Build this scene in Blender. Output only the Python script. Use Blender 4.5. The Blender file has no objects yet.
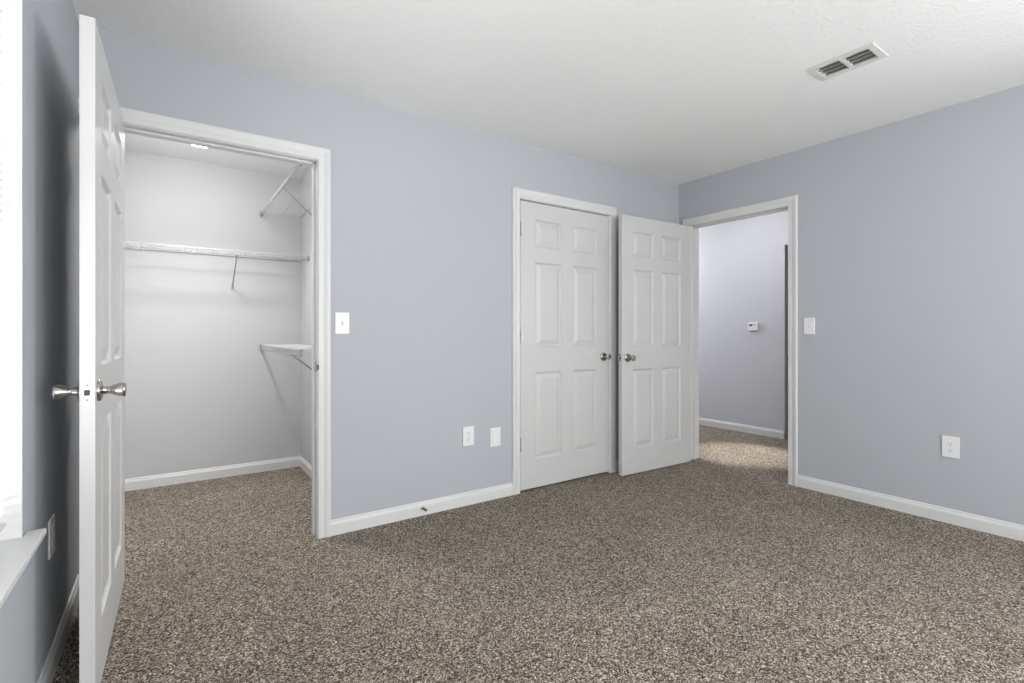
import bpy, bmesh, math, random
from mathutils import Vector, Matrix
random.seed(7)
sc = bpy.context.scene
COL = sc.collection
PI = math.pi

# ------------------------------------------------------------------ camera
cam_d = bpy.data.cameras.new('camera'); cam = bpy.data.objects.new('camera', cam_d); COL.objects.link(cam)
cam_d.sensor_width = 36.0
cam_d.lens = 496.9 / 1024 * 36.0
cam_d.shift_y = -8.67 / 1024
cam_d.clip_start = 0.02
cam.location = (-3.7585, -2.8117, 1.1127)
cam.rotation_euler = (PI / 2, 0, -math.radians(34.62))
sc.camera = cam

# ------------------------------------------------------------------ colour management
sc.view_settings.view_transform = 'Standard'
sc.view_settings.look = 'None'
sc.view_settings.gamma = 1.0
sc.view_settings.use_curve_mapping = False
sc.view_settings.exposure = 0.25

# ------------------------------------------------------------------ daylight and added fills
W = bpy.data.worlds.new('overcast_sky'); sc.world = W; W.use_nodes = True
bg = W.node_tree.nodes['Background']
bg.inputs['Color'].default_value = (0.93, 0.97, 1.0, 1)
bg.inputs['Strength'].default_value = 0.8

def area(name, loc, rot, sx, sy, power, color=(1, 1, 1), spread=180):
    l = bpy.data.lights.new(name, 'AREA'); l.shape = 'RECTANGLE'; l.size = sx; l.size_y = sy
    l.energy = power; l.color = color; l.spread = math.radians(spread)
    o = bpy.data.objects.new(name, l); COL.objects.link(o)
    o.location = loc; o.rotation_euler = rot
    return o
# left window daylight (outside the glass, facing +x); right and rear fills come through added, unseen windows
area('daylight_left_window', (-4.42, -1.67, 1.36), (0, -PI / 2, 0), 1.30, 1.30, 5, (0.98, 0.99, 1.0))
area('ceiling_fill_left_window', (-4.78, -1.67, 0.62), (0, -PI / 2 - math.radians(45), 0), 0.9, 1.40, 35, (1.0, 0.995, 0.98))  # added upward fill to brighten the ceiling, aimed through the blind
area('added_fill_right_window', (0.32, -3.70, 1.40), (0, PI / 2, 0), 1.5, 1.15, 66, (0.98, 0.99, 1.0))  # added fill to brighten the left wall
area('added_fill_rear_window', (-2.15, -5.05, 1.40), (PI / 2, 0, 0), 2.5, 1.50, 74, (0.98, 0.99, 1.0))  # added fill lighting the room from behind the viewpoint
# added upward fill through the rear window to brighten the ceiling
area('ceiling_fill_rear_window', (-2.15, -5.23, 0.62), (math.radians(90 + 48), 0, 0), 2.6, 0.8, 58, (1.0, 0.995, 0.98))

# ------------------------------------------------------------------ dimensions
H = 2.44
XL = -4.077            # left wall plane
YB = -4.90             # wall behind the camera
T = 0.12
DH = 2.045             # clear height of door openings
A0, A1 = -4.305, -3.10 # walk-in closet opening (x)
B0, B1 = -1.750, -0.880# small closet opening (x)
E0, E1 = -0.952, -0.118# entry opening (y)
CY = 1.61              # closet back wall
CX = -2.85             # closet right wall
HX = 1.55              # hall far wall
WY0, WY1, WZ0, WZ1 = -2.40, -1.000, 0.552, 2.14   # left window hole

# ------------------------------------------------------------------ materials
def srgb(r, g, b):
    f = lambda c: (c / 255 / 12.92) if c / 255 <= 0.04045 else ((c / 255 + 0.055) / 1.055) ** 2.4
    return (f(r), f(g), f(b), 1)

def mat(name, col, rough=0.5, metal=0.0, noise=None, bump=None, spec=0.5):
    """noise=(scale, amount) colour mottle; bump=(scale, strength, distance, detail)"""
    m = bpy.data.materials.new(name); m.use_nodes = True
    nt = m.node_tree; N = nt.nodes; L = nt.links
    p = N['Principled BSDF']
    p.inputs['Base Color'].default_value = col
    p.inputs['Roughness'].default_value = rough
    p.inputs['Metallic'].default_value = metal
    p.inputs['Specular IOR Level'].default_value = spec
    tc = N.new('ShaderNodeTexCoord')
    if noise:
        n = N.new('ShaderNodeTexNoise'); n.inputs['Scale'].default_value = noise[0]; n.inputs['Detail'].default_value = 4
        L.new(tc.outputs['Object'], n.inputs['Vector'])
        r = N.new('ShaderNodeValToRGB')
        a = noise[1]
        r.color_ramp.elements[0].position = 0.3; r.color_ramp.elements[1].position = 0.7
        r.color_ramp.elements[0].color = tuple(c * (1 - a) for c in col[:3]) + (1,)
        r.color_ramp.elements[1].color = tuple(min(1, c * (1 + a)) for c in col[:3]) + (1,)
        L.new(n.outputs['Fac'], r.inputs['Fac']); L.new(r.outputs['Color'], p.inputs['Base Color'])
    if bump:
        n = N.new('ShaderNodeTexNoise'); n.inputs['Scale'].default_value = bump[0]; n.inputs['Detail'].default_value = bump[3]
        L.new(tc.outputs['Object'], n.inputs['Vector'])
        b = N.new('ShaderNodeBump'); b.inputs['Strength'].default_value = bump[1]; b.inputs['Distance'].default_value = bump[2]
        L.new(n.outputs['Fac'], b.inputs['Height']); L.new(b.outputs['Normal'], p.inputs['Normal'])
    return m

M = {}
M['wall'] = mat('blue_grey_wall_paint', srgb(184, 188, 193), 0.75, noise=(1.1, 0.012), bump=(160, 0.12, 0.002, 3), spec=0.3)
M['closet_wall'] = mat('pale_grey_closet_paint', srgb(200, 201, 203), 0.8, noise=(1.1, 0.012), bump=(160, 0.1, 0.002, 3), spec=0.25)
M['hall_wall'] = mat('pale_grey_hall_paint', srgb(204, 205, 211), 0.75, noise=(1.1, 0.015), bump=(160, 0.1, 0.002, 3), spec=0.3)
M['trim'] = mat('white_trim_paint', srgb(221, 221, 221), 0.38, noise=(3, 0.01))
M['plate'] = mat('white_plastic', srgb(236, 236, 237), 0.3)
M['plate_grey'] = mat('off_white_plastic', srgb(208, 208, 208), 0.35)
M['dark'] = mat('dark_slot', srgb(40, 38, 38), 0.6)
M['nickel'] = mat('satin_nickel', srgb(176, 172, 168), 0.22, 1.0, noise=(40, 0.03))
M['hinge'] = mat('painted_hinge_metal', srgb(222, 221, 219), 0.35, 0.1)
M['wire'] = mat('white_vinyl_coated_wire', srgb(190, 190, 190), 0.35)
M['wire_grey'] = mat('grey_bracket_and_shaded_rod', srgb(150, 150, 150), 0.45)
M['brace'] = mat('grey_steel_brace', srgb(170, 171, 173), 0.4, 0.3)
M['vent'] = mat('white_enamel_grille', srgb(222, 221, 219), 0.4)
M['duct'] = mat('dark_duct_metal', srgb(70, 70, 70), 0.6, 0.2)
M['rubber'] = mat('white_rubber', srgb(215, 213, 208), 0.6)
M['screen'] = mat('dark_lcd', srgb(62, 66, 66), 0.2)

def ceiling_mat():
    m = mat('knockdown_ceiling', srgb(245, 245, 245), 0.85, noise=(2.0, 0.008), spec=0.2)
    nt = m.node_tree; N = nt.nodes; L = nt.links; p = N['Principled BSDF']
    tc = N.new('ShaderNodeTexCoord')
    n = N.new('ShaderNodeTexNoise'); n.inputs['Scale'].default_value = 55; n.inputs['Detail'].default_value = 5; n.inputs['Roughness'].default_value = 0.6
    L.new(tc.outputs['Object'], n.inputs['Vector'])
    r = N.new('ShaderNodeValToRGB'); r.color_ramp.elements[0].position = 0.42; r.color_ramp.elements[1].position = 0.62
    L.new(n.outputs['Fac'], r.inputs['Fac'])
    b = N.new('ShaderNodeBump'); b.inputs['Strength'].default_value = 0.36; b.inputs['Distance'].default_value = 0.004
    L.new(r.outputs['Color'], b.inputs['Height']); L.new(b.outputs['Normal'], p.inputs['Normal'])
    return m
M['ceiling'] = ceiling_mat()

def door_mat():
    m = mat('white_moulded_door_paint', srgb(208, 208, 207), 0.36, noise=(2.5, 0.008))
    nt = m.node_tree; N = nt.nodes; L = nt.links; p = N['Principled BSDF']
    tc = N.new('ShaderNodeTexCoord'); mp = N.new('ShaderNodeMapping'); mp.inputs['Scale'].default_value = (180, 180, 6)
    n = N.new('ShaderNodeTexNoise'); n.inputs['Scale'].default_value = 1; n.inputs['Detail'].default_value = 3
    L.new(tc.outputs['Object'], mp.inputs['Vector']); L.new(mp.outputs['Vector'], n.inputs['Vector'])
    b = N.new('ShaderNodeBump'); b.inputs['Strength'].default_value = 0.12; b.inputs['Distance'].default_value = 0.0015
    L.new(n.outputs['Fac'], b.inputs['Height']); L.new(b.outputs['Normal'], p.inputs['Normal'])
    return m
M['door'] = door_mat()

def carpet_mat():
    m = bpy.data.materials.new('taupe_frieze_carpet'); m.use_nodes = True
    nt = m.node_tree; N = nt.nodes; L = nt.links; p = N['Principled BSDF']
    p.inputs['Roughness'].default_value = 0.95; p.inputs['Specular IOR Level'].default_value = 0.1
    p.inputs['Sheen Weight'].default_value = 0.04; p.inputs['Sheen Roughness'].default_value = 0.6
    tc = N.new('ShaderNodeTexCoord')
    # warp so tufts look like twisted yarn ends
    w = N.new('ShaderNodeTexNoise'); w.inputs['Scale'].default_value = 70; w.inputs['Detail'].default_value = 2
    L.new(tc.outputs['Object'], w.inputs['Vector'])
    vm = N.new('ShaderNodeVectorMath'); vm.operation = 'MULTIPLY_ADD'
    vm.inputs[1].default_value = (0.012, 0.012, 0.0)
    L.new(w.outputs['Color'], vm.inputs[0]); L.new(tc.outputs['Object'], vm.inputs[2])
    v = N.new('ShaderNodeTexVoronoi'); v.inputs['Scale'].default_value = 250; L.new(vm.outputs['Vector'], v.inputs['Vector'])
    sep = N.new('ShaderNodeSeparateColor'); L.new(v.outputs['Color'], sep.inputs['Color'])
    ramp = N.new('ShaderNodeValToRGB'); e = ramp.color_ramp.elements
    e[0].position = 0.0; e[0].color = srgb(52, 44, 36)
    e[1].position = 1.0; e[1].color = srgb(255, 250, 236)
    for pos, c in ((0.25, (95, 84, 73)), (0.55, (153, 140, 125)), (0.82, (206, 192, 175))):
        x = e.new(pos); x.color = srgb(*c)
    L.new(sep.outputs['Red'], ramp.inputs['Fac'])
    # darker gaps between tufts
    gap = N.new('ShaderNodeMapRange'); gap.inputs['From Min'].default_value = 0.25; gap.inputs['From Max'].default_value = 0.85
    gap.inputs['To Min'].default_value = 1.0; gap.inputs['To Max'].default_value = 0.55
    L.new(v.outputs['Distance'], gap.inputs['Value'])
    # pile lay: broad soft variation, vacuum strokes
    big = N.new('ShaderNodeTexNoise'); big.inputs['Scale'].default_value = 1.6; big.inputs['Detail'].default_value = 3
    L.new(tc.outputs['Object'], big.inputs['Vector'])
    mid = N.new('ShaderNodeTexNoise'); mid.inputs['Scale'].default_value = 26; mid.inputs['Detail'].default_value = 3
    L.new(tc.outputs['Object'], mid.inputs['Vector'])
    a1 = N.new('ShaderNodeMapRange'); a1.inputs['From Min'].default_value = 0.3; a1.inputs['From Max'].default_value = 0.7
    a1.inputs['To Min'].default_value = 0.90; a1.inputs['To Max'].default_value = 1.10; L.new(big.outputs['Fac'], a1.inputs['Value'])
    a2 = N.new('ShaderNodeMapRange'); a2.inputs['From Min'].default_value = 0.3; a2.inputs['From Max'].default_value = 0.7
    a2.inputs['To Min'].default_value = 0.90; a2.inputs['To Max'].default_value = 1.10; L.new(mid.outputs['Fac'], a2.inputs['Value'])
    mul1 = N.new('ShaderNodeMath'); mul1.operation = 'MULTIPLY'; L.new(a1.outputs[0], mul1.inputs[0]); L.new(a2.outputs[0], mul1.inputs[1])
    mul2 = N.new('ShaderNodeMath'); mul2.operation = 'MULTIPLY'; L.new(mul1.outputs[0], mul2.inputs[0]); L.new(gap.outputs[0], mul2.inputs[1])
    sc_ = N.new('ShaderNodeVectorMath'); sc_.operation = 'SCALE'; L.new(ramp.outputs['Color'], sc_.inputs[0]); L.new(mul2.outputs[0], sc_.inputs['Scale'])
    L.new(sc_.outputs['Vector'], p.inputs['Base Color'])
    b = N.new('ShaderNodeBump'); b.inputs['Strength'].default_value = 0.9; b.inputs['Distance'].default_value = 0.006; b.invert = True
    L.new(v.outputs['Distance'], b.inputs['Height']); L.new(b.outputs['Normal'], p.inputs['Normal'])
    return m
M['carpet'] = carpet_mat()

def slat_mat():
    m = bpy.data.materials.new('translucent_white_vinyl'); m.use_nodes = True
    nt = m.node_tree; N = nt.nodes; L = nt.links
    out = N['Material Output']; p = N['Principled BSDF']
    p.inputs['Base Color'].default_value = srgb(240, 240, 240); p.inputs['Roughness'].default_value = 0.4
    tr = N.new('ShaderNodeBsdfTranslucent'); tr.inputs['Color'].default_value = (0.95, 0.96, 0.97, 1)
    mx = N.new('ShaderNodeMixShader'); mx.inputs['Fac'].default_value = 0.12
    L.new(p.outputs[0], mx.inputs[1]); L.new(tr.outputs[0], mx.inputs[2]); L.new(mx.outputs[0], out.inputs['Surface'])
    return m
M['slat'] = slat_mat()

def pane_mat():
    m = bpy.data.materials.new('clear_window_glass'); m.use_nodes = True
    nt = m.node_tree; N = nt.nodes; L = nt.links
    N.remove(N['Principled BSDF'])
    tr = N.new('ShaderNodeBsdfTransparent'); gl = N.new('ShaderNodeBsdfGlossy'); gl.inputs['Roughness'].default_value = 0.02
    mx = N.new('ShaderNodeMixShader'); mx.inputs['Fac'].default_value = 0.06
    L.new(tr.outputs[0], mx.inputs[1]); L.new(gl.outputs[0], mx.inputs[2]); L.new(mx.outputs[0], N['Material Output'].inputs['Surface'])
    return m
M['glass'] = pane_mat()

def glow_mat(name, strength, col):
    m = bpy.data.materials.new(name); m.use_nodes = True
    p = m.node_tree.nodes['Principled BSDF']
    p.inputs['Base Color'].default_value = (0.9, 0.9, 0.9, 1)
    p.inputs['Emission Color'].default_value = col; p.inputs['Emission Strength'].default_value = strength
    return m

# ------------------------------------------------------------------ mesh helpers
def box(bm, x0, y0, z0, x1, y1, z1):
    x0, x1 = sorted((x0, x1)); y0, y1 = sorted((y0, y1)); z0, z1 = sorted((z0, z1))
    v = [bm.verts.new(c) for c in ((x0, y0, z0), (x1, y0, z0), (x1, y1, z0), (x0, y1, z0), (x0, y0, z1), (x1, y0, z1), (x1, y1, z1), (x0, y1, z1))]
    for f in ((0, 3, 2, 1), (4, 5, 6, 7), (0, 1, 5, 4), (1, 2, 6, 5), (2, 3, 7, 6), (3, 0, 4, 7)):
        bm.faces.new([v[i] for i in f])

def tube(bm, pts, r, n=8, cap=True):
    pts = [Vector(p) for p in pts]; rings = []
    for i, p in enumerate(pts):
        d = (pts[min(i + 1, len(pts) - 1)] - pts[max(i - 1, 0)]).normalized()
        up = Vector((0, 0, 1)) if abs(d.z) < 0.9 else Vector((1, 0, 0))
        a = d.cross(up).normalized(); b = d.cross(a)
        rings.append([bm.verts.new(p + r * (math.cos(2 * PI * k / n) * a + math.sin(2 * PI * k / n) * b)) for k in range(n)])
    for q, s in zip(rings, rings[1:]):
        for k in range(n):
            bm.faces.new((q[k], q[(k + 1) % n], s[(k + 1) % n], s[k]))
    if cap:
        bm.faces.new(rings[0][::-1]); bm.faces.new(rings[-1])

def lathe(bm, prof, mtx, n=32):
    """prof = [(axial, radius)], axis is local z of mtx"""
    rings = []
    for a, r in prof:
        if r < 1e-6:
            rings.append([bm.verts.new(mtx @ Vector((0, 0, a)))])
        else:
            rings.append([bm.verts.new(mtx @ Vector((r * math.cos(2 * PI * k / n), r * math.sin(2 * PI * k / n), a))) for k in range(n)])
    for q, s in zip(rings, rings[1:]):
        for k in range(n):
            k2 = (k + 1) % n
            if len(q) == 1 and len(s) == 1: continue
            if len(q) == 1: bm.faces.new((q[0], s[k2], s[k]))
            elif len(s) == 1: bm.faces.new((q[k], q[k2], s[0]))
            else: bm.faces.new((q[k], q[k2], s[k2], s[k]))

def sweep(bm, prof, frames):
    """prof 2D list, frames = [(origin, du, dv)]"""
    rings = [[bm.verts.new(Vector(o) + u * Vector(du) + v * Vector(dv)) for u, v in prof] for o, du, dv in frames]
    n = len(prof)
    for q, s in zip(rings, rings[1:]):
        for k in range(n):
            bm.faces.new((q[k], q[(k + 1) % n], s[(k + 1) % n], s[k]))
    bm.faces.new(rings[0][::-1]); bm.faces.new(rings[-1])

def obj(name, bm, m, parent=None, smooth=False, bevel=0.0, seg=2, label=None, angle=40):
    bmesh.ops.recalc_face_normals(bm, faces=bm.faces)
    me = bpy.data.meshes.new(name); bm.to_mesh(me); bm.free()
    me.materials.append(m)
    o = bpy.data.objects.new(name, me); COL.objects.link(o)
    if smooth:
        for p in me.polygons: p.use_smooth = True
        me.set_sharp_from_angle(angle=math.radians(angle))
    if bevel:
        b = o.modifiers.new('bevel', 'BEVEL'); b.width = bevel; b.segments = seg; b.limit_method = 'ANGLE'
    if parent: o.parent = parent
    if label: o['label'] = label
    return o

def BM(): return bmesh.new()

def tag(o, label, cat, group=None, kind=None):
    o['label'] = label; o['category'] = cat
    if group: o['group'] = group
    if kind: o['kind'] = kind
    return o

def thing(name, label, cat, loc=(0, 0, 0), rz=0, group=None, kind=None):
    o = bpy.data.objects.new(name, None); COL.objects.link(o); o.empty_display_size = 0.1
    o.location = loc; o.rotation_euler = (0, 0, rz)
    return tag(o, label, cat, group, kind)

# ------------------------------------------------------------------ room shell
def wall_x(bm, x0, x1, y0, y1, holes):
    """wall running in x; holes = (xa, xb, za, zb)"""
    cur = x0
    for xa, xb, za, zb in sorted(holes):
        box(bm, cur, y0, 0, xa, y1, H)
        if za > 0: box(bm, xa, y0, 0, xb, y1, za)
        box(bm, xa, y0, zb, xb, y1, H); cur = xb
    box(bm, cur, y0, 0, x1, y1, H)

def wall_y(bm, y0, y1, x0, x1, holes):
    cur = y0
    for ya, yb, za, zb in sorted(holes):
        box(bm, x0, cur, 0, x1, ya, H)
        if za > 0: box(bm, x0, ya, 0, x1, yb, za)
        box(bm, x0, ya, zb, x1, yb, H); cur = yb
    box(bm, x0, cur, 0, x1, y1, H)

J = 0.018  # jamb lining thickness
HY0, HY1 = -1.9, 2.4
bm = BM(); box(bm, XL - 0.17, YB - 0.17, -0.1, 2.9, HY1 + T, 0)
tag(obj('floor', bm, M['carpet']), 'speckled taupe brown carpet over bedroom, closet and hall', 'floor', kind='structure')

VX0, VX1, VY0, VY1 = -1.090, -0.950, -1.855, -1.615     # hole for the ceiling vent
bm = BM(); zc = H + 0.1
box(bm, XL - 0.17, YB - 0.17, H, VX0, HY1 + T, zc); box(bm, VX1, YB - 0.17, H, 2.9, HY1 + T, zc)
box(bm, VX0, YB - 0.17, H, VX1, VY0, zc); box(bm, VX0, VY1, H, VX1, HY1 + T, zc)
tag(obj('ceiling', bm, M['ceiling']), 'white knockdown textured ceiling', 'ceiling', kind='structure')

bm = BM(); box(bm, XL, T, H - 0.04, CX, CY, H)
tag(obj('ceiling_closet', bm, M['ceiling']), 'white ceiling of the walk-in closet, slightly lower than the bedroom', 'ceiling', kind='structure')
bm = BM(); wall_x(bm, XL, 0, 0, T, [(A0 - J, A1 + J, 0, DH + J), (B0 - J, B1 + J, 0, DH + J)])
tag(obj('wall_back', bm, M['wall']), 'blue grey wall with the two closet doorways', 'wall', kind='structure')
bm = BM(); wall_y(bm, YB - T, HY1, 0, T, [(-4.30, -3.10, 0.58, 2.14), (E0 - J, E1 + J, 0, DH + J)])
tag(obj('wall_right', bm, M['wall']), 'blue grey wall on the right with doorway to the hall', 'wall', kind='structure')
bm = BM(); wall_y(bm, YB - T, CY + T, XL - 0.17, XL, [(WY0, WY1, WZ0, WZ1)])
tag(obj('wall_left', bm, M['wall']), 'blue grey wall on the left around the blind covered window', 'wall', kind='structure')
bm = BM(); wall_x(bm, XL, 0, YB - T, YB, [(-3.40, -0.90, 0.58, 2.14)])
tag(obj('wall_front', bm, M['wall']), 'blue grey wall with an added window opposite the closets', 'wall', kind='structure')
bm = BM(); box(bm, XL, CY, 0, 0, CY + T, H)
tag(obj('wall_closet_back', bm, M['closet_wall']), 'pale grey rear wall inside the walk-in closet', 'wall', kind='structure')
bm = BM(); box(bm, CX, T, 0, CX + T, CY, H)
tag(obj('wall_closet_right', bm, M['closet_wall']), 'pale grey side wall inside the walk-in closet', 'wall', kind='structure')
bm = BM(); wall_y(bm, HY0, HY1, HX, HX + T, [(-1.0, -0.150, 0, 2.035)])
tag(obj('wall_hall_far', bm, M['hall_wall']), 'pale hall wall with thermostat seen through the open doorway', 'wall', kind='structure')
bm = BM(); box(bm, T, HY1, 0, 2.9, HY1 + T, H)
tag(obj('wall_hall_end', bm, M['hall_wall']), 'pale wall closing the far end of the hall', 'wall', kind='structure')
bm = BM(); box(bm, T, HY0 - T, 0, 2.9, HY0, H)
tag(obj('wall_hall_near', bm, M['hall_wall']), 'pale wall closing the near end of the hall', 'wall', kind='structure')
bm = BM(); box(bm, 2.8, HY0, 0, 2.9, HY1, H)
tag(obj('wall_hall_beyond', bm, M['hall_wall']), 'pale wall of the dark room beyond the hall', 'wall', kind='structure')

# baseboards --------------------------------------------------------
BB = [(0, 0), (0.013, 0), (0.013, 0.058), (0.011, 0.066), (0.007, 0.072), (0.006, 0.081), (0.003, 0.084), (0, 0.084)]
def baseboard(name, pts, normal_sides, label):
    """pts: polyline on the floor; normal_sides: outward (room side) direction per vertex (mitred)"""
    bm = BM()
    sweep(bm, BB, [((x, y, 0), (n[0], n[1], 0), (0, 0, 1)) for (x, y), n in zip(pts, normal_sides)])
    tag(obj(name, bm, M['trim']), label, 'baseboard', kind='structure')
CW = 0.066
baseboard('baseboard_back', [(A1 + CW + 0.004, 0), (B0 - CW - 0.002, 0)], [(0, -1)] * 2, 'white baseboard between the two closet doorways')
baseboard('baseboard_back_corner', [(B1 + CW + 0.002, 0), (0, 0), (0, E1 + 0.05)], [(0, -1), (-1, -1), (-1, 0)], 'short white baseboard in the corner behind the open door')
baseboard('baseboard_right', [(0, E0 - CW + 0.004), (0, YB)], [(-1, 0)] * 2, 'white baseboard along the blue grey right wall')
baseboard('baseboard_left', [(XL, YB), (XL, -0.02)], [(1, 0)] * 2, 'white baseboard below the window on the left wall')
baseboard('baseboard_closet', [(XL, CY), (CX, CY), (CX, T)], [(0, -1), (-1, -1), (-1, 0)], 'white baseboard round the inside of the walk-in closet')
baseboard('baseboard_hall', [(HX, -0.150), (HX, HY1)], [(-1, 0)] * 2, 'white baseboard below the thermostat wall in the hall')
baseboard('baseboard_hall_inner', [(T, E1 + 0.05), (T, HY1)], [(1, 0)] * 2, 'white baseboard on the hall side of the bedroom wall')
baseboard('baseboard_front', [(XL, YB), (0, YB)], [(0, 1)] * 2, 'white baseboard under the added window opposite the closets')

# ------------------------------------------------------------------ door frames
CP = [(0, 0), (0, 0.008), (0.004, 0.011), (0.022, 0.0115), (0.030, 0.010), (0.038, 0.013), (0.048, 0.0165), (0.060, 0.0175), (0.0655, 0.014), (0.0655, 0)]
def casing(bm, a, b, h, P, out):
    """P(s, n, z) -> world; s along wall, n out of the wall; a<b opening edges"""
    rv = 0.004
    path = [(a - rv, 0, -1, 0), (a - rv, h + rv, -1, 1), (b + rv, h + rv, 1, 1), (b + rv, 0, 1, 0)]
    rings = []
    for s, z, ds, dz in path:
        rings.append([bm.verts.new(P(s + ds * u, out * v, z + dz * u)) for u, v in CP])
    n = len(CP)
    for q, r in zip(rings, rings[1:]):
        for k in range(n):
            bm.faces.new((q[k], q[(k + 1) % n], r[(k + 1) % n], r[k]))
    bm.faces.new(rings[0][::-1]); bm.faces.new(rings[-1])

def frame(name, a, b, P, w0, w1, label, stop=True, both=True, strike=None):
    """P(s, n, z); wall occupies n in w0..w1 (w0 = bedroom face)"""
    t = thing(name, label, 'door frame', kind='structure')
    bm = BM()
    def bx(s0, n0, z0, s1, n1, z1):
        p, q = P(s0, n0, z0), P(s1, n1, z1); box(bm, *p, *q)
    bx(a - J, w0, 0, a, w1, DH); bx(b, w0, 0, b + J, w1, DH); bx(a - J, w0, DH, b + J, w1, DH + J)
    obj('jamb', bm, M['trim'], t, bevel=0.0015)
    bm = BM()
    n0, n1 = w0 + (w1 - w0) * 0.32, w0 + (w1 - w0) * 0.60
    bx(a, n0, 0, a + 0.011, n1, DH); bx(b - 0.011, n0, 0, b, n1, DH); bx(a, n0, DH - 0.011, b, n1, DH)
    obj('door_stop_strip', bm, M['trim'], t, bevel=0.002)
    bm = BM(); casing(bm, a, b, DH, lambda s, n, z: P(s, w0 + n * 1.0, z), -1 if w1 > w0 else 1)
    obj('casing', bm, M['trim'], t)
    if both:
        bm = BM(); casing(bm, a, b, DH, lambda s, n, z: P(s, w1 + n, z), 1 if w1 > w0 else -1)
        obj('casing', bm, M['trim'], t)
    return t
Px = lambda s, n, z: Vector((s, n, z))
Py = lambda s, n, z: Vector((n, s, z))
f1 = frame('trim_1', A0, A1, Px, 0, T, 'white moulded frame round the open walk-in closet doorway')
f2 = frame('trim_2', B0, B1, Px, 0, T, 'white moulded frame round the closed closet door')
f3 = frame('trim_3', E0, E1, Py, 0, T, 'white moulded frame round the doorway to the hall')
# strike plates
def strike(f, s, P, sgn, z=0.926):
    bm = BM()
    p = [P(s - sgn * 0.0012, 0.002, z - 0.028), P(s + sgn * 0.0, 0.030, z + 0.028)]
    box(bm, *p[0], *p[1])
    rings = []
    for i in range(7):   # curved lip
        a = i / 6
        rings.append((0.002 - 0.020 * a, sgn * 0.0015 * a + sgn * 0.008 * a * a))
    for (n0, d0), (n1, d1) in zip(rings, rings[1:]):
        hh0 = 0.017 * math.sqrt(max(0.0, 1 - (abs(n0) / 0.024) ** 2)); hh1 = 0.017 * math.sqrt(max(0.0, 1 - (abs(n1) / 0.024) ** 2))
        vs = []
        for off in (-0.0014 * sgn, 0):
            vs.append([bm.verts.new(P(s + off + d, n, z + k)) for n, d, k in ((n0, d0, -hh0), (n1, d1, -hh1), (n1, d1, hh1), (n0, d0, hh0))])
        bm.faces.new(vs[0]); bm.faces.new(vs[1][::-1])
        for k in range(4):
            bm.faces.new((vs[0][k], vs[1][k], vs[1][(k + 1) % 4], vs[0][(k + 1) % 4]))
    obj('strike_plate', bm, M['nickel'], f, label='nickel strike plate')
strike(f1, A1, Px, 1)
strike(f3, E0, Py, -1)

# ------------------------------------------------------------------ doors
def leaf_bm(w, h, t):
    bm = BM()
    st = 0.130 * w / 0.865; mu = 0.108 * w / 0.865
    pw = (w - 2 * st - mu) / 2
    xs = [0, st, st + pw, st + pw + mu, w - st, w]
    zs = [0, 0.199, 0.818, 0.996, 1.602, 1.708, 1.903, h]
    prof = [(0, 0), (0.002, 0.0025), (0.008, 0.0095), (0.012, 0.0125), (0.020, 0.0125), (0.023, 0.0105), (0.046, 0.003), (0.048, 0.0022)]
    for side in (0, 1):
        Y = (lambda d: d) if side == 0 else (lambda d: t - d)
        def face(c):
            vs = [bm.verts.new(p) for p in c]
            bm.faces.new(vs if side == 0 else vs[::-1])
        for i in range(5):
            for j in range(7):
                x0, x1, z0, z1 = xs[i], xs[i + 1], zs[j], zs[j + 1]
                if i in (1, 3) and j in (1, 3, 5):
                    for (a, d), (b, e) in zip(prof, prof[1:]):
                        o = [(x0 + a, z0 + a), (x1 - a, z0 + a), (x1 - a, z1 - a), (x0 + a, z1 - a)]
                        q = [(x0 + b, z0 + b), (x1 - b, z0 + b), (x1 - b, z1 - b), (x0 + b, z1 - b)]
                        for k in range(4):
                            k2 = (k + 1) % 4
                            face([(o[k][0], Y(d), o[k][1]), (o[k2][0], Y(d), o[k2][1]), (q[k2][0], Y(e), q[k2][1]), (q[k][0], Y(e), q[k][1])])
                    b, e = prof[-1]
                    face([(x0 + b, Y(e), z0 + b), (x1 - b, Y(e), z0 + b), (x1 - b, Y(e), z1 - b), (x0 + b, Y(e), z1 - b)])
                else:
                    face([(x0, Y(0), z0), (x1, Y(0), z0), (x1, Y(0), z1), (x0, Y(0), z1)])
    for a, b in (((0, 0), (w, 0)), ((w, 0), (w, h)), ((w, h), (0, h)), ((0, h), (0, 0))):
        # edge strips subdivided to the grid so the shell welds cleanly
        cuts = xs if a[1] == b[1] else zs
        if a[0] > b[0] or a[1] > b[1]: cuts = cuts[::-1]
        for c, d in zip(cuts, cuts[1:]):
            p = (c, a[1]) if a[1] == b[1] else (a[0], c)
            q = (d, a[1]) if a[1] == b[1] else (a[0], d)
            bm.faces.new([bm.verts.new(v) for v in ((p[0], 0, p[1]), (p[0], t, p[1]), (q[0], t, q[1]), (q[0], 0, q[1]))])
    bmesh.ops.remove_doubles(bm, verts=bm.verts, dist=1e-5)
    return bm

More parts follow.
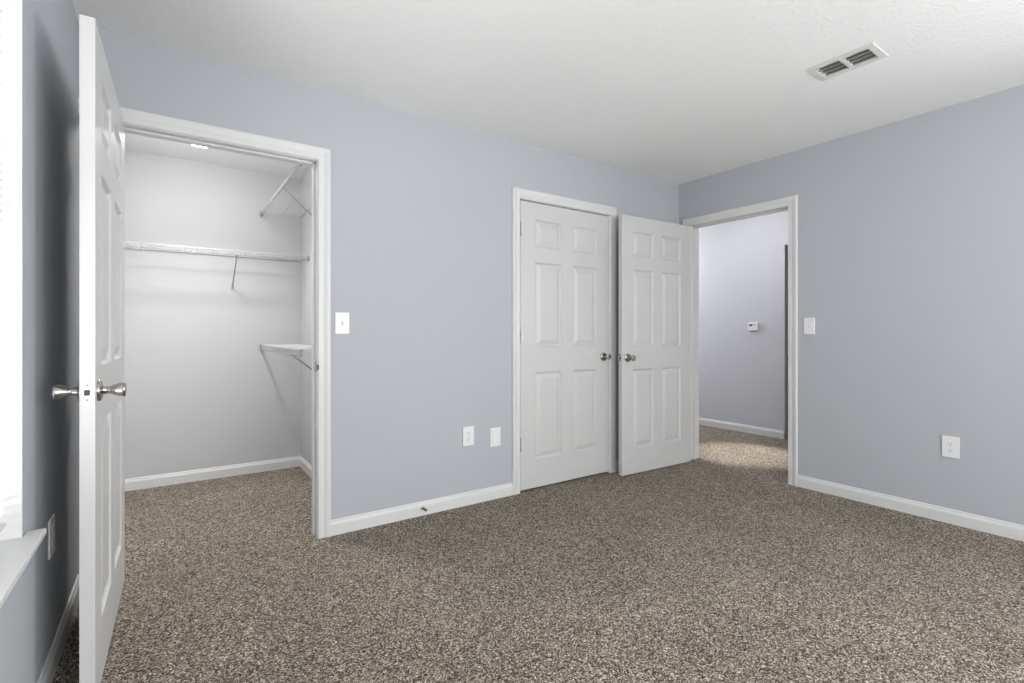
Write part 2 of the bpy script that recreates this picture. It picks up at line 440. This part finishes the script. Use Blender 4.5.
KNOB = [(0.012, 0.0), (0.012, 0.0125), (0.020, 0.0115), (0.026, 0.0105), (0.032, 0.0130), (0.040, 0.0165), (0.050, 0.0200), (0.058, 0.0222), (0.0625, 0.0230), (0.0655, 0.0222), (0.067, 0.0195), (0.0675, 0.013), (0.0678, 0.0)]
ROSE = [(0, 0.033), (0.002, 0.033), (0.005, 0.0325), (0.008, 0.030), (0.010, 0.024), (0.0125, 0.0135), (0.013, 0.0)]
def add_knob(door, x, y, z, sgn):
    """sgn=+1 points along local +y"""
    mt = Matrix.Translation((x, y, z)) @ Matrix.Rotation(-sgn * PI / 2, 4, 'X')
    bm = BM(); lathe(bm, ROSE, mt); r = obj('rose', bm, M['nickel'], door, smooth=True, angle=50)
    bm = BM(); lathe(bm, KNOB, mt); obj('knob', bm, M['nickel'], door, smooth=True, angle=50)

def make_door(name, w, loc, rz, label, hinge_side=-1, latch=True, hinges=(0.32, 1.07, 1.82)):
    t = 0.0355; h = 2.022
    d = thing(name, label, 'door', loc, rz, kind='structure')
    obj('door_leaf', leaf_bm(w, h, t), M['door'], d)
    kz = 0.924 if name == 'door_1' else 0.911; kx = w - 0.060
    add_knob(d, kx, 0, kz, -1); add_knob(d, kx, t, kz, 1)
    # latch on the free edge
    bm = BM(); box(bm, w - 0.001, t / 2 - 0.0125, kz - 0.0285, w + 0.0012, t / 2 + 0.0125, kz + 0.0285)
    lp = obj('latch_plate', bm, M['plate'] if name == 'door_1' else M['nickel'], d, bevel=0.0006, label='metal latch plate')
    bm = BM(); box(bm, w + 0.0012, t / 2 - 0.007, kz - 0.008, w + 0.007, t / 2 + 0.006, kz + 0.008)
    obj('latch_bolt', bm, M['duct'], lp, bevel=0.002, label='dark latch bolt')
    for s in (-1, 1):
        bm = BM(); lathe(bm, [(0, 0), (0.0, 0.003), (0.0008, 0.0028), (0.001, 0)], Matrix.Translation((w + 0.0012, t / 2, kz + s * 0.0215)) @ Matrix.Rotation(PI / 2, 4, 'Y'), 12)
        obj('screw', bm, M['nickel'], lp, smooth=True)
    for hz in hinges:      # knuckle of each butt hinge on the bedroom side
        bm = BM()
        yk = -0.0135 if hinge_side < 0 else t + 0.0135
        tube(bm, [(0.003, yk, hz - 0.045), (0.003, yk, hz + 0.045)], 0.0075, 12)
        lathe(bm, [(0, 0), (0, 0.0045), (0.004, 0.0045), (0.006, 0)], Matrix.Translation((0.003, yk, hz + 0.045)), 12)
        box(bm, -0.001, min(yk, 0.001), hz - 0.044, 0.0018, max(yk, 0.002) if hinge_side < 0 else t - 0.001, hz + 0.044)
        obj('hinge', bm, M['hinge'], d, smooth=True, label='pale metal hinge')
    return d

# 1: open into the bedroom against the left wall; 2: closed; 3: open against the back wall
make_door('door_1', 0.902, (-3.9560, -0.014, 0.014), -PI / 2 - math.radians(1.02), 'white six panel door standing open near the left wall, edge on')
make_door('door_2', 0.862, (B0 + 0.004, 0.000, 0.014), 0, 'white six panel door closed between two door frames', hinge_side=-1)
make_door('door_3', 0.812, (-0.068, -0.130, 0.007), PI - math.radians(2.0), 'white six panel door standing open in the far corner', hinge_side=-1)

# ------------------------------------------------------------------ left window and blind
w1 = thing('window_1', 'white framed window behind the blind on the left wall', 'window', kind='structure')
bm = BM()   # return lining + sash frame
xo = XL - 0.115
def ring(bm, y0, y1, z0, z1, t, xa, xb):
    box(bm, xa, y0, z0, xb, y0 + t, z1); box(bm, xa, y1 - t, z0, xb, y1, z1)
    box(bm, xa, y0 + t, z0, xb, y1 - t, z0 + t); box(bm, xa, y0 + t, z1 - t, xb, y1 - t, z1)
ring(bm, WY0, WY1, WZ0, WZ1, 0.004, XL - 0.15, XL + 0.0005)
obj('window_return', bm, M['trim'], w1)
bm = BM()
ring(bm, WY0 + 0.004, WY1 - 0.004, WZ0 + 0.024, WZ1 - 0.004, 0.045, xo - 0.035, xo + 0.01)
box(bm, xo - 0.03, WY0 + 0.05, 1.33, xo + 0.005, WY1 - 0.05, 1.375)
ym = (WY0 + WY1) / 2
box(bm, xo - 0.03, ym - 0.022, WZ0 + 0.06, xo + 0.005, ym + 0.022, WZ1 - 0.04)
obj('window_frame', bm, M['trim'], w1, bevel=0.002)
bm = BM(); box(bm, xo - 0.014, WY0 + 0.04, WZ0 + 0.06, xo - 0.011, WY1 - 0.04, WZ1 - 0.04)
obj('window_pane', bm, M['glass'], w1)
bm = BM()   # one T-shaped board: inside the recess, then a nosing with small horns
ol = [(XL - 0.11, WY0 + 0.004), (XL + 0.0006, WY0 + 0.004), (XL + 0.0006, WY0 - 0.04), (XL + 0.041, WY0 - 0.04), (XL + 0.041, WY1 + 0.044), (XL + 0.0006, WY1 + 0.044), (XL + 0.0006, WY1 - 0.004), (XL - 0.11, WY1 - 0.004)]
lo = [bm.verts.new((x, y, WZ0 + 0.006)) for x, y in ol]; hi = [bm.verts.new((x, y, WZ0 + 0.024)) for x, y in ol]
bm.faces.new(lo[::-1]); bm.faces.new(hi)
for k in range(8): bm.faces.new((lo[k], lo[(k + 1) % 8], hi[(k + 1) % 8], hi[k]))
obj('window_sill', bm, M['trim'], w1, bevel=0.003, label='white glossy sill board')

w2 = thing('added_window_2', 'unseen wide white framed window added behind the viewpoint for light', 'window', kind='structure')  # added out of view as an opening for the rear fill
bm = BM()
def ringx(bm, x0, x1, z0, z1, t, ya, yb):
    box(bm, x0, ya, z0, x0 + t, yb, z1); box(bm, x1 - t, ya, z0, x1, yb, z1)
    box(bm, x0 + t, ya, z0, x1 - t, yb, z0 + t); box(bm, x0 + t, ya, z1 - t, x1 - t, yb, z1)
ringx(bm, -3.40, -0.90, 0.58, 2.14, 0.045, YB - 0.09, YB - 0.04)
box(bm, -2.17, YB - 0.085, 0.6, -2.13, YB - 0.045, 2.12)
obj('window_frame', bm, M['trim'], w2, bevel=0.002)
bm = BM(); box(bm, -3.36, YB - 0.068, 0.62, -0.94, YB - 0.065, 2.10)
obj('window_pane', bm, M['glass'], w2)
bm = BM(); box(bm, -3.44, YB - 0.04, 0.562, -0.86, YB + 0.04, 0.584)
obj('window_sill', bm, M['trim'], w2, bevel=0.003)

w3 = thing('added_window_3', 'unseen white framed window added on the right wall for light', 'window', kind='structure')  # added out of view to let in the right-hand fill
bm = BM(); ring(bm, -4.30, -3.10, 0.58, 2.14, 0.045, 0.04, 0.09)
box(bm, 0.045, -4.26, 1.34, 0.085, -3.14, 1.38)
obj('window_frame', bm, M['trim'], w3, bevel=0.002)
bm = BM(); box(bm, 0.064, -4.26, 0.62, 0.067, -3.14, 2.10)
obj('window_pane', bm, M['glass'], w3)
bm = BM(); box(bm, -0.04, -4.34, 0.562, 0.04, -3.06, 0.584)
obj('window_sill', bm, M['trim'], w3, bevel=0.003)

bl = thing('window_blind', 'white mini blind lowered inside the left window recess', 'window blind', (XL - 0.042, (WY0 + WY1) / 2, WZ0 + 0.024))
ys = (WY1 - WY0) / 2 - 0.010
bm = BM(); box(bm, -0.014, -ys, WZ1 - WZ0 - 0.057, 0.014, ys, WZ1 - WZ0 - 0.03)
obj('headrail', bm, M['plate'], bl, bevel=0.001)
bm = BM()
zz = 0.060; tilt = -math.radians(44)
while zz < WZ1 - WZ0 - 0.062:
    n = 4; pr = []
    for i in range(n + 1):
        u = (i / n - 0.5) * 0.025; c = 0.0018 * (1 - (2 * i / n - 1) ** 2)
        pr.append((u * math.cos(tilt) + c * math.sin(tilt), -u * math.sin(tilt) + c * math.cos(tilt)))
    for (a, b), (c, d) in zip(pr, pr[1:]):
        vs = [bm.verts.new(v) for v in ((a, -ys, zz + b), (c, -ys, zz + d), (c, ys, zz + d), (a, ys, zz + b))]
        bm.faces.new(vs)
    zz += 0.0205
bmesh.ops.remove_doubles(bm, verts=bm.verts, dist=1e-5)
obj('slats', bm, M['slat'], bl, smooth=True)
bm = BM(); box(bm, -0.013, -ys, 0.036, 0.013, ys, 0.047)
obj('bottom_rail', bm, M['plate_grey'], bl, bevel=0.002, label='grey bottom rail')
for yy in (-ys + 0.16, 0, ys - 0.16):
    bm = BM(); tube(bm, [(0.0135, yy, 0.044), (0.0135, yy, WZ1 - WZ0 - 0.05)], 0.0008, 5)
    obj('ladder_cord', bm, M['plate'], bl)

# ------------------------------------------------------------------ wire shelves
def wire_shelf(name, length, depth, loc, rz, label, braces, lip=0.033, group=None, nclip=4):
    """local: x along wall, wall at y=0, front at y=-depth; deck top at z=0"""
    s = thing(name, label, 'shelf', loc, rz, group)
    r1, r2 = 0.0027, 0.0012
    bm = BM()
    n = int(length / 0.0254)
    for i in range(n + 1):
        x = 0.006 + i * (length - 0.012) / n
        tube(bm, [(x, -0.004, 0), (x, -depth + 0.004, 0), (x, -depth, -0.004), (x, -depth, -lip)], r2, 5)
    obj('wire_deck', bm, M['wire'], s, smooth=True)
    for nm, y, z in (('back_rod', -0.006, -0.004), ('middle_rod', -depth * 0.5, -0.004), ('front_rod', -depth + 0.004, -0.004), ('lip_rod', -depth, -lip)):
        bm = BM(); tube(bm, [(0.004, y, z), (length - 0.004, y, z)], r1, 8); obj(nm, bm, M['wire_grey'] if nm == 'lip_rod' else M['wire'], s, smooth=True)  # lip rod's grey stands for shade on the white wire
    for x in (0.008, length - 0.008):           # wall end brackets at the front corners
        bm = BM(); box(bm, x - 0.006, -depth - 0.005, -lip - 0.005, x + 0.006, -depth + 0.010, 0.004)
        obj('end_bracket', bm, M['wire_grey'], s, bevel=0.002, label='grey plastic end bracket')
    for x in [length * (k + 0.5) / nclip for k in range(nclip)]:
        bm = BM(); box(bm, x - 0.006, -0.014, -0.012, x + 0.006, 0, 0.006); obj('wall_clip', bm, M['wire'], s, bevel=0.002)
        bm = BM(); box(bm, x - 0.005, -depth - 0.0045, -lip - 0.009, x + 0.005, -depth + 0.0045, -lip + 0.003)
        obj('lip_clip', bm, M['wire'], s, bevel=0.001)
    for x, drop in braces:
        bm = BM()
        tube(bm, [(x, -depth + 0.002, -lip + 0.002), (x, -depth + 0.006, -lip - 0.006), (x, -0.016, -drop + 0.008), (x, -0.006, -drop)], 0.0045, 8)
        b = obj('brace', bm, M['brace'], s, smooth=True, label='grey steel diagonal brace')
        bm = BM(); box(bm, x - 0.008, -0.006, -drop - 0.022, x + 0.008, 0, -drop + 0.014); obj('foot_plate', bm, M['brace'], b, bevel=0.001)
    return s
wire_shelf('wire_shelf', CX - XL, 0.305, (XL, CY, 1.713), 0, 'long white wire shelf along the closet rear wall, one thin brace below', [(-3.352 - XL, 0.245)])
# on the closet right wall (faces -x): local -y -> world -x, local x -> world -y
wire_shelf('wire_shelf', CY - T - 0.01, 0.305, (CX, CY - 0.005, 2.082), -PI / 2, 'white wire shelf high on the closet side wall, seen from below', [(0.95, 0.30)])
wire_shelf('wire_shelf', CY - T - 0.01, 0.305, (CX, CY - 0.005, 1.018), -PI / 2, 'white wire shelf low on the closet side wall near knob height', [(1.22, 0.28)])

# ------------------------------------------------------------------ closet ceiling light
cl = thing('ceiling_light', 'glowing round flush ceiling light inside the walk-in closet', 'ceiling light', (-3.60, 0.78, H - 0.04))
bm = BM(); lathe(bm, [(0, 0), (0, 0.15), (-0.012, 0.155), (-0.022, 0.150), (-0.022, 0)], Matrix.Identity(4), 40); obj('base_ring', bm, M['trim'], cl, smooth=True)
M['glow'] = glow_mat('lit_opal_glass', 45.0, (1, 0.975, 0.94, 1))
DOME = [(-0.022, 0.128), (-0.044, 0.134), (-0.070, 0.126), (-0.102, 0.104), (-0.127, 0.070), (-0.137, 0.032), (-0.140, 0)]
M['glow_side'] = glow_mat('lit_frosted_side', 26.0, (1, 0.975, 0.94, 1))
bm = BM(); lathe(bm, DOME[:4], Matrix.Identity(4), 32); obj('shade_band', bm, M['glow_side'], cl, smooth=True)
bm = BM(); lathe(bm, DOME[3:], Matrix.Identity(4), 32); obj('glass_dome', bm, M['glow'], cl, smooth=True)

cl_d = bpy.data.lights.new('closet_lamp', 'AREA'); cl_d.shape = 'DISK'; cl_d.size = 0.14; cl_d.energy = 9.0; cl_d.color = (1, 0.975, 0.94); cl_d.spread = math.radians(125)
cl_o = bpy.data.objects.new('closet_lamp', cl_d); COL.objects.link(cl_o); cl_o.location = (-3.60, 0.78, H - 0.04 - 0.142)

# ------------------------------------------------------------------ hall lights
M['hall_glow'] = glow_mat('lit_opal_hall_glass', 26.0, (1, 0.985, 0.97, 1))
hl = thing('ceiling_light', 'round flush ceiling light in the hall outside the bedroom', 'ceiling light', (0.75, -0.02, H))
bm = BM(); lathe(bm, [(0, 0), (0, 0.15), (-0.012, 0.155), (-0.022, 0.150), (-0.022, 0)], Matrix.Identity(4), 32); obj('base_ring', bm, M['trim'], hl, smooth=True)
bm = BM(); lathe(bm, DOME, Matrix.Identity(4), 32); obj('glass_dome', bm, M['hall_glow'], hl, smooth=True)
M['hall_fill_glow'] = glow_mat('added_hall_fill_glass', 115.0, (1, 0.985, 0.97, 1))
hl = thing('ceiling_light', 'unseen round flush ceiling light added further down the hall as fill', 'ceiling light', (0.95, 1.95, H))  # added lamp, fills the lower part of the hall wall
bm = BM(); lathe(bm, [(0, 0), (0, 0.15), (-0.012, 0.155), (-0.022, 0.150), (-0.022, 0)], Matrix.Identity(4), 32); obj('base_ring', bm, M['trim'], hl, smooth=True)
bm = BM(); lathe(bm, DOME, Matrix.Identity(4), 32); obj('glass_dome', bm, M['hall_fill_glow'], hl, smooth=True)
dl = thing('pool_spot', 'unseen ceiling spotlight added to make the light pool on the hall floor', 'ceiling light', (0.60, -0.28, H))  # added fixture, invented to shape the bright pool on the hall carpet
bm = BM(); lathe(bm, [(0, 0), (0, 0.07), (-0.006, 0.075), (-0.008, 0.055), (-0.002, 0.05), (-0.002, 0)], Matrix.Identity(4), 32); obj('trim_ring', bm, M['trim'], dl, smooth=True)
sp = bpy.data.lights.new('pool_spot_lamp', 'SPOT'); sp.energy = 270; sp.spot_size = math.radians(27); sp.spot_blend = 0.75; sp.shadow_soft_size = 0.03; sp.color = (1, 0.96, 0.9)
so = bpy.data.objects.new('pool_spot_lamp', sp); COL.objects.link(so); so.location = (0.60, -0.28, H - 0.02)

# ------------------------------------------------------------------ wall plates
def wall_plate(name, label, cat, loc, rz, w, h, kind, group=None):
    """local: plate in x-z, faces -y, centred on loc"""
    t = thing(name, label, cat, loc, rz, group)
    bm = BM(); box(bm, -w / 2, -0.0065, -h / 2, w / 2, 0, h / 2); obj('cover_plate', bm, M['plate'], t, bevel=0.0035, seg=3)
    def screw(z):
        bm = BM(); lathe(bm, [(0, 0), (0, 0.0035), (0.001, 0.003), (0.0014, 0)], Matrix.Translation((0, -0.0065, z)) @ Matrix.Rotation(PI / 2, 4, 'X'), 12)
        obj('screw', bm, M['plate_grey'], t, smooth=True)
    if kind == 'switch':
        bm = BM(); box(bm, -0.0055, -0.0075, -0.0125, 0.0055, -0.006, 0.0125); obj('toggle_slot', bm, M['plate_grey'], t)
        bm = BM(); b = 0.0042
        vs = [bm.verts.new(p) for p in ((-b, -0.007, -0.006), (b, -0.007, -0.006), (b, -0.007, 0.006), (-b, -0.007, 0.006),
                                        (-b, -0.019, 0.004), (b, -0.019, 0.004), (b, -0.017, 0.0115), (-b, -0.017, 0.0115))]
        for f in ((0, 1, 5, 4), (1, 2, 6, 5), (2, 3, 7, 6), (3, 0, 4, 7), (4, 5, 6, 7), (0, 3, 2, 1)): bm.faces.new([vs[i] for i in f])
        obj('toggle', bm, M['plate'], t, bevel=0.0008); screw(0.030); screw(-0.030)
    if kind == 'duplex':
        for s in (-1, 1):
            bm = BM(); n = 24; pts = []
            for k in range(n):
                a = 2 * PI * k / n; pts.append((0.0172 * math.cos(a), max(-0.0140, min(0.0140, 0.0172 * math.sin(a)))))
            f0 = [bm.verts.new((x, -0.0060, z + s * 0.0195)) for x, z in pts]; f1_ = [bm.verts.new((x, -0.0082, z + s * 0.0195)) for x, z in pts]
            bm.faces.new(f1_)
            for k in range(n): bm.faces.new((f0[k], f0[(k + 1) % n], f1_[(k + 1) % n], f1_[k]))
            r = obj('receptacle', bm, M['plate'], t)
            bm = BM()
            for dx, hh in ((-0.0064, 0.0042), (0.0064, 0.0036)):
                box(bm, dx - 0.0011, -0.0086, s * 0.0195 + 0.003 - hh, dx + 0.0011, -0.0080, s * 0.0195 + 0.003 + hh)
            lathe(bm, [(0, 0), (0, 0.0026), (0.0006, 0.0026), (0.0006, 0)], Matrix.Translation((0, -0.0080, s * 0.0195 - 0.0075)) @ Matrix.Rotation(PI / 2, 4, 'X'), 12)
            obj('slots', bm, M['dark'], r, label='dark socket slots')
        screw(0)
    if kind == 'blank':
        bm = BM(); ringb = 0.004
        x, z = w / 2 - 0.016, h / 2 - 0.020
        box(bm, -x, -0.0082, -z, x, -0.006, z); obj('insert', bm, M['plate'], t, bevel=0.0015)
        bm = BM(); box(bm, -x - 0.0012, -0.0068, -z - 0.0012, x + 0.0012, -0.006, z + 0.0012); obj('insert_gap', bm, M['plate_grey'], t)
    return t
wall_plate('light_switch', 'white toggle light switch beside the walk-in closet frame', 'light switch', (-2.966, 0, 1.166), 0, 0.078, 0.120, 'switch')
wall_plate('light_switch', 'white toggle light switch beside the hall doorway frame', 'light switch', (0, -1.101, 1.162), -PI / 2, 0.074, 0.118, 'switch')
wall_plate('wall_outlet', 'white duplex outlet low between the closets, left of a blank plate', 'outlet', (-2.163, 0, 0.444), 0, 0.083, 0.124, 'duplex')
wall_plate('wall_cover', 'blank white wall plate nearest the closed door frame', 'wall plate', (-1.956, 0, 0.414), 0, 0.083, 0.124, 'blank')
wall_plate('wall_outlet', 'white duplex outlet low on the right wall', 'outlet', (0, -1.879, 0.446), -PI / 2, 0.080, 0.124, 'duplex')
wall_plate('wall_outlet', 'white outlet on the left wall beside the window sill tip', 'outlet', (XL, -0.625, 0.449), PI / 2, 0.083, 0.124, 'duplex')

# ------------------------------------------------------------------ baseboard door bumper
ds = thing('door_bumper', 'small nickel door bumper screwed to the white baseboard', 'door stop', (-2.486, -0.013, 0.046))
R = Matrix.Rotation(PI / 2, 4, 'X')
bm = BM(); lathe(bm, [(0, 0), (0, 0.012), (0.003, 0.011), (0.006, 0.007), (0.006, 0)], R, 20); obj('base', bm, M['nickel'], ds, smooth=True)
bm = BM(); tube(bm, [(0.0048 * math.cos(2 * PI * i / 10), -0.006 - 0.0002 * i * 1.25, 0.0048 * math.sin(2 * PI * i / 10)) for i in range(121)], 0.0009, 5); obj('spring', bm, M['nickel'], ds, smooth=True)
bm = BM(); lathe(bm, [(0.035, 0), (0.035, 0.0075), (0.046, 0.0075), (0.048, 0.006), (0.0485, 0)], R, 20); obj('tip', bm, M['duct'], ds, smooth=True, label='dark rubber tip')

# ------------------------------------------------------------------ thermostat
th = thing('thermostat', 'small white thermostat with dark display on the hall wall', 'thermostat', (HX, 0.180, 1.180), -PI / 2)
bm = BM(); box(bm, -0.060, -0.006, -0.046, 0.060, 0, 0.046); obj('back_plate', bm, M['plate'], th, bevel=0.003)
bm = BM(); box(bm, -0.056, -0.028, -0.042, 0.056, -0.006, 0.042); bd = obj('body', bm, M['plate'], th, bevel=0.006, seg=3)
bm = BM(); box(bm, -0.042, -0.0292, 0.008, -0.006, -0.0275, 0.028); obj('display', bm, M['screen'], bd, label='dark display')
for k in range(2):
    bm = BM(); box(bm, 0.014 + k * 0.016, -0.0305, 0.012, 0.025 + k * 0.016, -0.0275, 0.022); obj('button', bm, M['plate_grey'], bd, bevel=0.001, label='grey button')

# ------------------------------------------------------------------ ceiling vent
vt = thing('ceiling_vent', 'white rectangular air vent with two louvred banks in ceiling', 'air vent', ((VX0 + VX1) / 2, (VY0 + VY1) / 2, H))
fx, fy = 0.095, 0.147; ix, iy = 0.064, 0.114
bm = BM()
def frustum_ring(bm):
    o0 = [(-fx, -fy, -0.001), (fx, -fy, -0.001), (fx, fy, -0.001), (-fx, fy, -0.001)]
    o1 = [(-fx + 0.005, -fy + 0.003, -0.005), (fx - 0.005, -fy + 0.003, -0.005), (fx - 0.005, fy - 0.003, -0.005), (-fx + 0.005, fy - 0.003, -0.005)]
    i1 = [(-ix - 0.002, -iy - 0.002, -0.006), (ix + 0.002, -iy - 0.002, -0.006), (ix + 0.002, iy + 0.002, -0.006), (-ix - 0.002, iy + 0.002, -0.006)]
    i0 = [(-ix, -iy, 0.012), (ix, -iy, 0.012), (ix, iy, 0.012), (-ix, iy, 0.012)]
    L = [[bm.verts.new(p) for p in q] for q in (o0, o1, i1, i0)]
    for q, s in zip(L, L[1:]):
        for k in range(4): bm.faces.new((q[k], q[(k + 1) % 4], s[(k + 1) % 4], s[k]))
frustum_ring(bm)
obj('grille_frame', bm, M['vent'], vt)
bm = BM(); box(bm, -ix, -0.008, -0.0055, ix, 0.008, 0.010); obj('crossbar', bm, M['vent'], vt, bevel=0.001)
for s in (-1, 1):
    bm = BM(); nb = 4
    for k in range(nb):
        xc = -ix + 0.013 + k * (2 * ix - 0.020) / (nb - 1)
        c, si = math.cos(math.radians(35)), math.sin(math.radians(35))
        y0, y1 = (0.008, iy) if s > 0 else (-iy, -0.008)
        a = [(xc - 0.009 * c, -0.005), (xc, 0.004), (xc + 0.009 * c, 0.013)]
        for (xa, za), (xb, zb) in zip(a, a[1:]):
            th_ = 0.0009
            vs = [bm.verts.new(p) for p in ((xa, y0, za), (xb, y0, zb), (xb, y1, zb), (xa, y1, za), (xa + th_, y0, za - th_), (xb + th_, y0, zb - th_), (xb + th_, y1, zb - th_), (xa + th_, y1, za - th_))]
            for f in ((0, 1, 2, 3), (7, 6, 5, 4), (0, 4, 5, 1), (1, 5, 6, 2), (2, 6, 7, 3), (3, 7, 4, 0)): bm.faces.new([vs[i] for i in f])
    obj('louvre_bank', bm, M['vent'], vt)
bm = BM()
x0, x1, y0, y1 = -ix - 0.004, ix + 0.004, -iy - 0.004, iy + 0.004
for bx_ in ((x0 , y0, 0.001, x0 + 0.003, y1, 0.13), (x1 - 0.003, y0, 0.001, x1, y1, 0.13), (x0, y0, 0.001, x1, y0 + 0.003, 0.13), (x0, y1 - 0.003, 0.001, x1, y1, 0.13), (x0, y0, 0.13, x1, y1, 0.134)): box(bm, *bx_)
obj('duct_box', bm, M['duct'], vt, label='dark duct above the grille')
for s in (-1, 1):
    bm = BM(); lathe(bm, [(0, 0), (0, 0.004), (-0.0012, 0.0035), (-0.0018, 0)], Matrix.Translation((0, s * (iy + 0.016), -0.0056)), 12); obj('screw', bm, M['plate_grey'], vt, smooth=True)
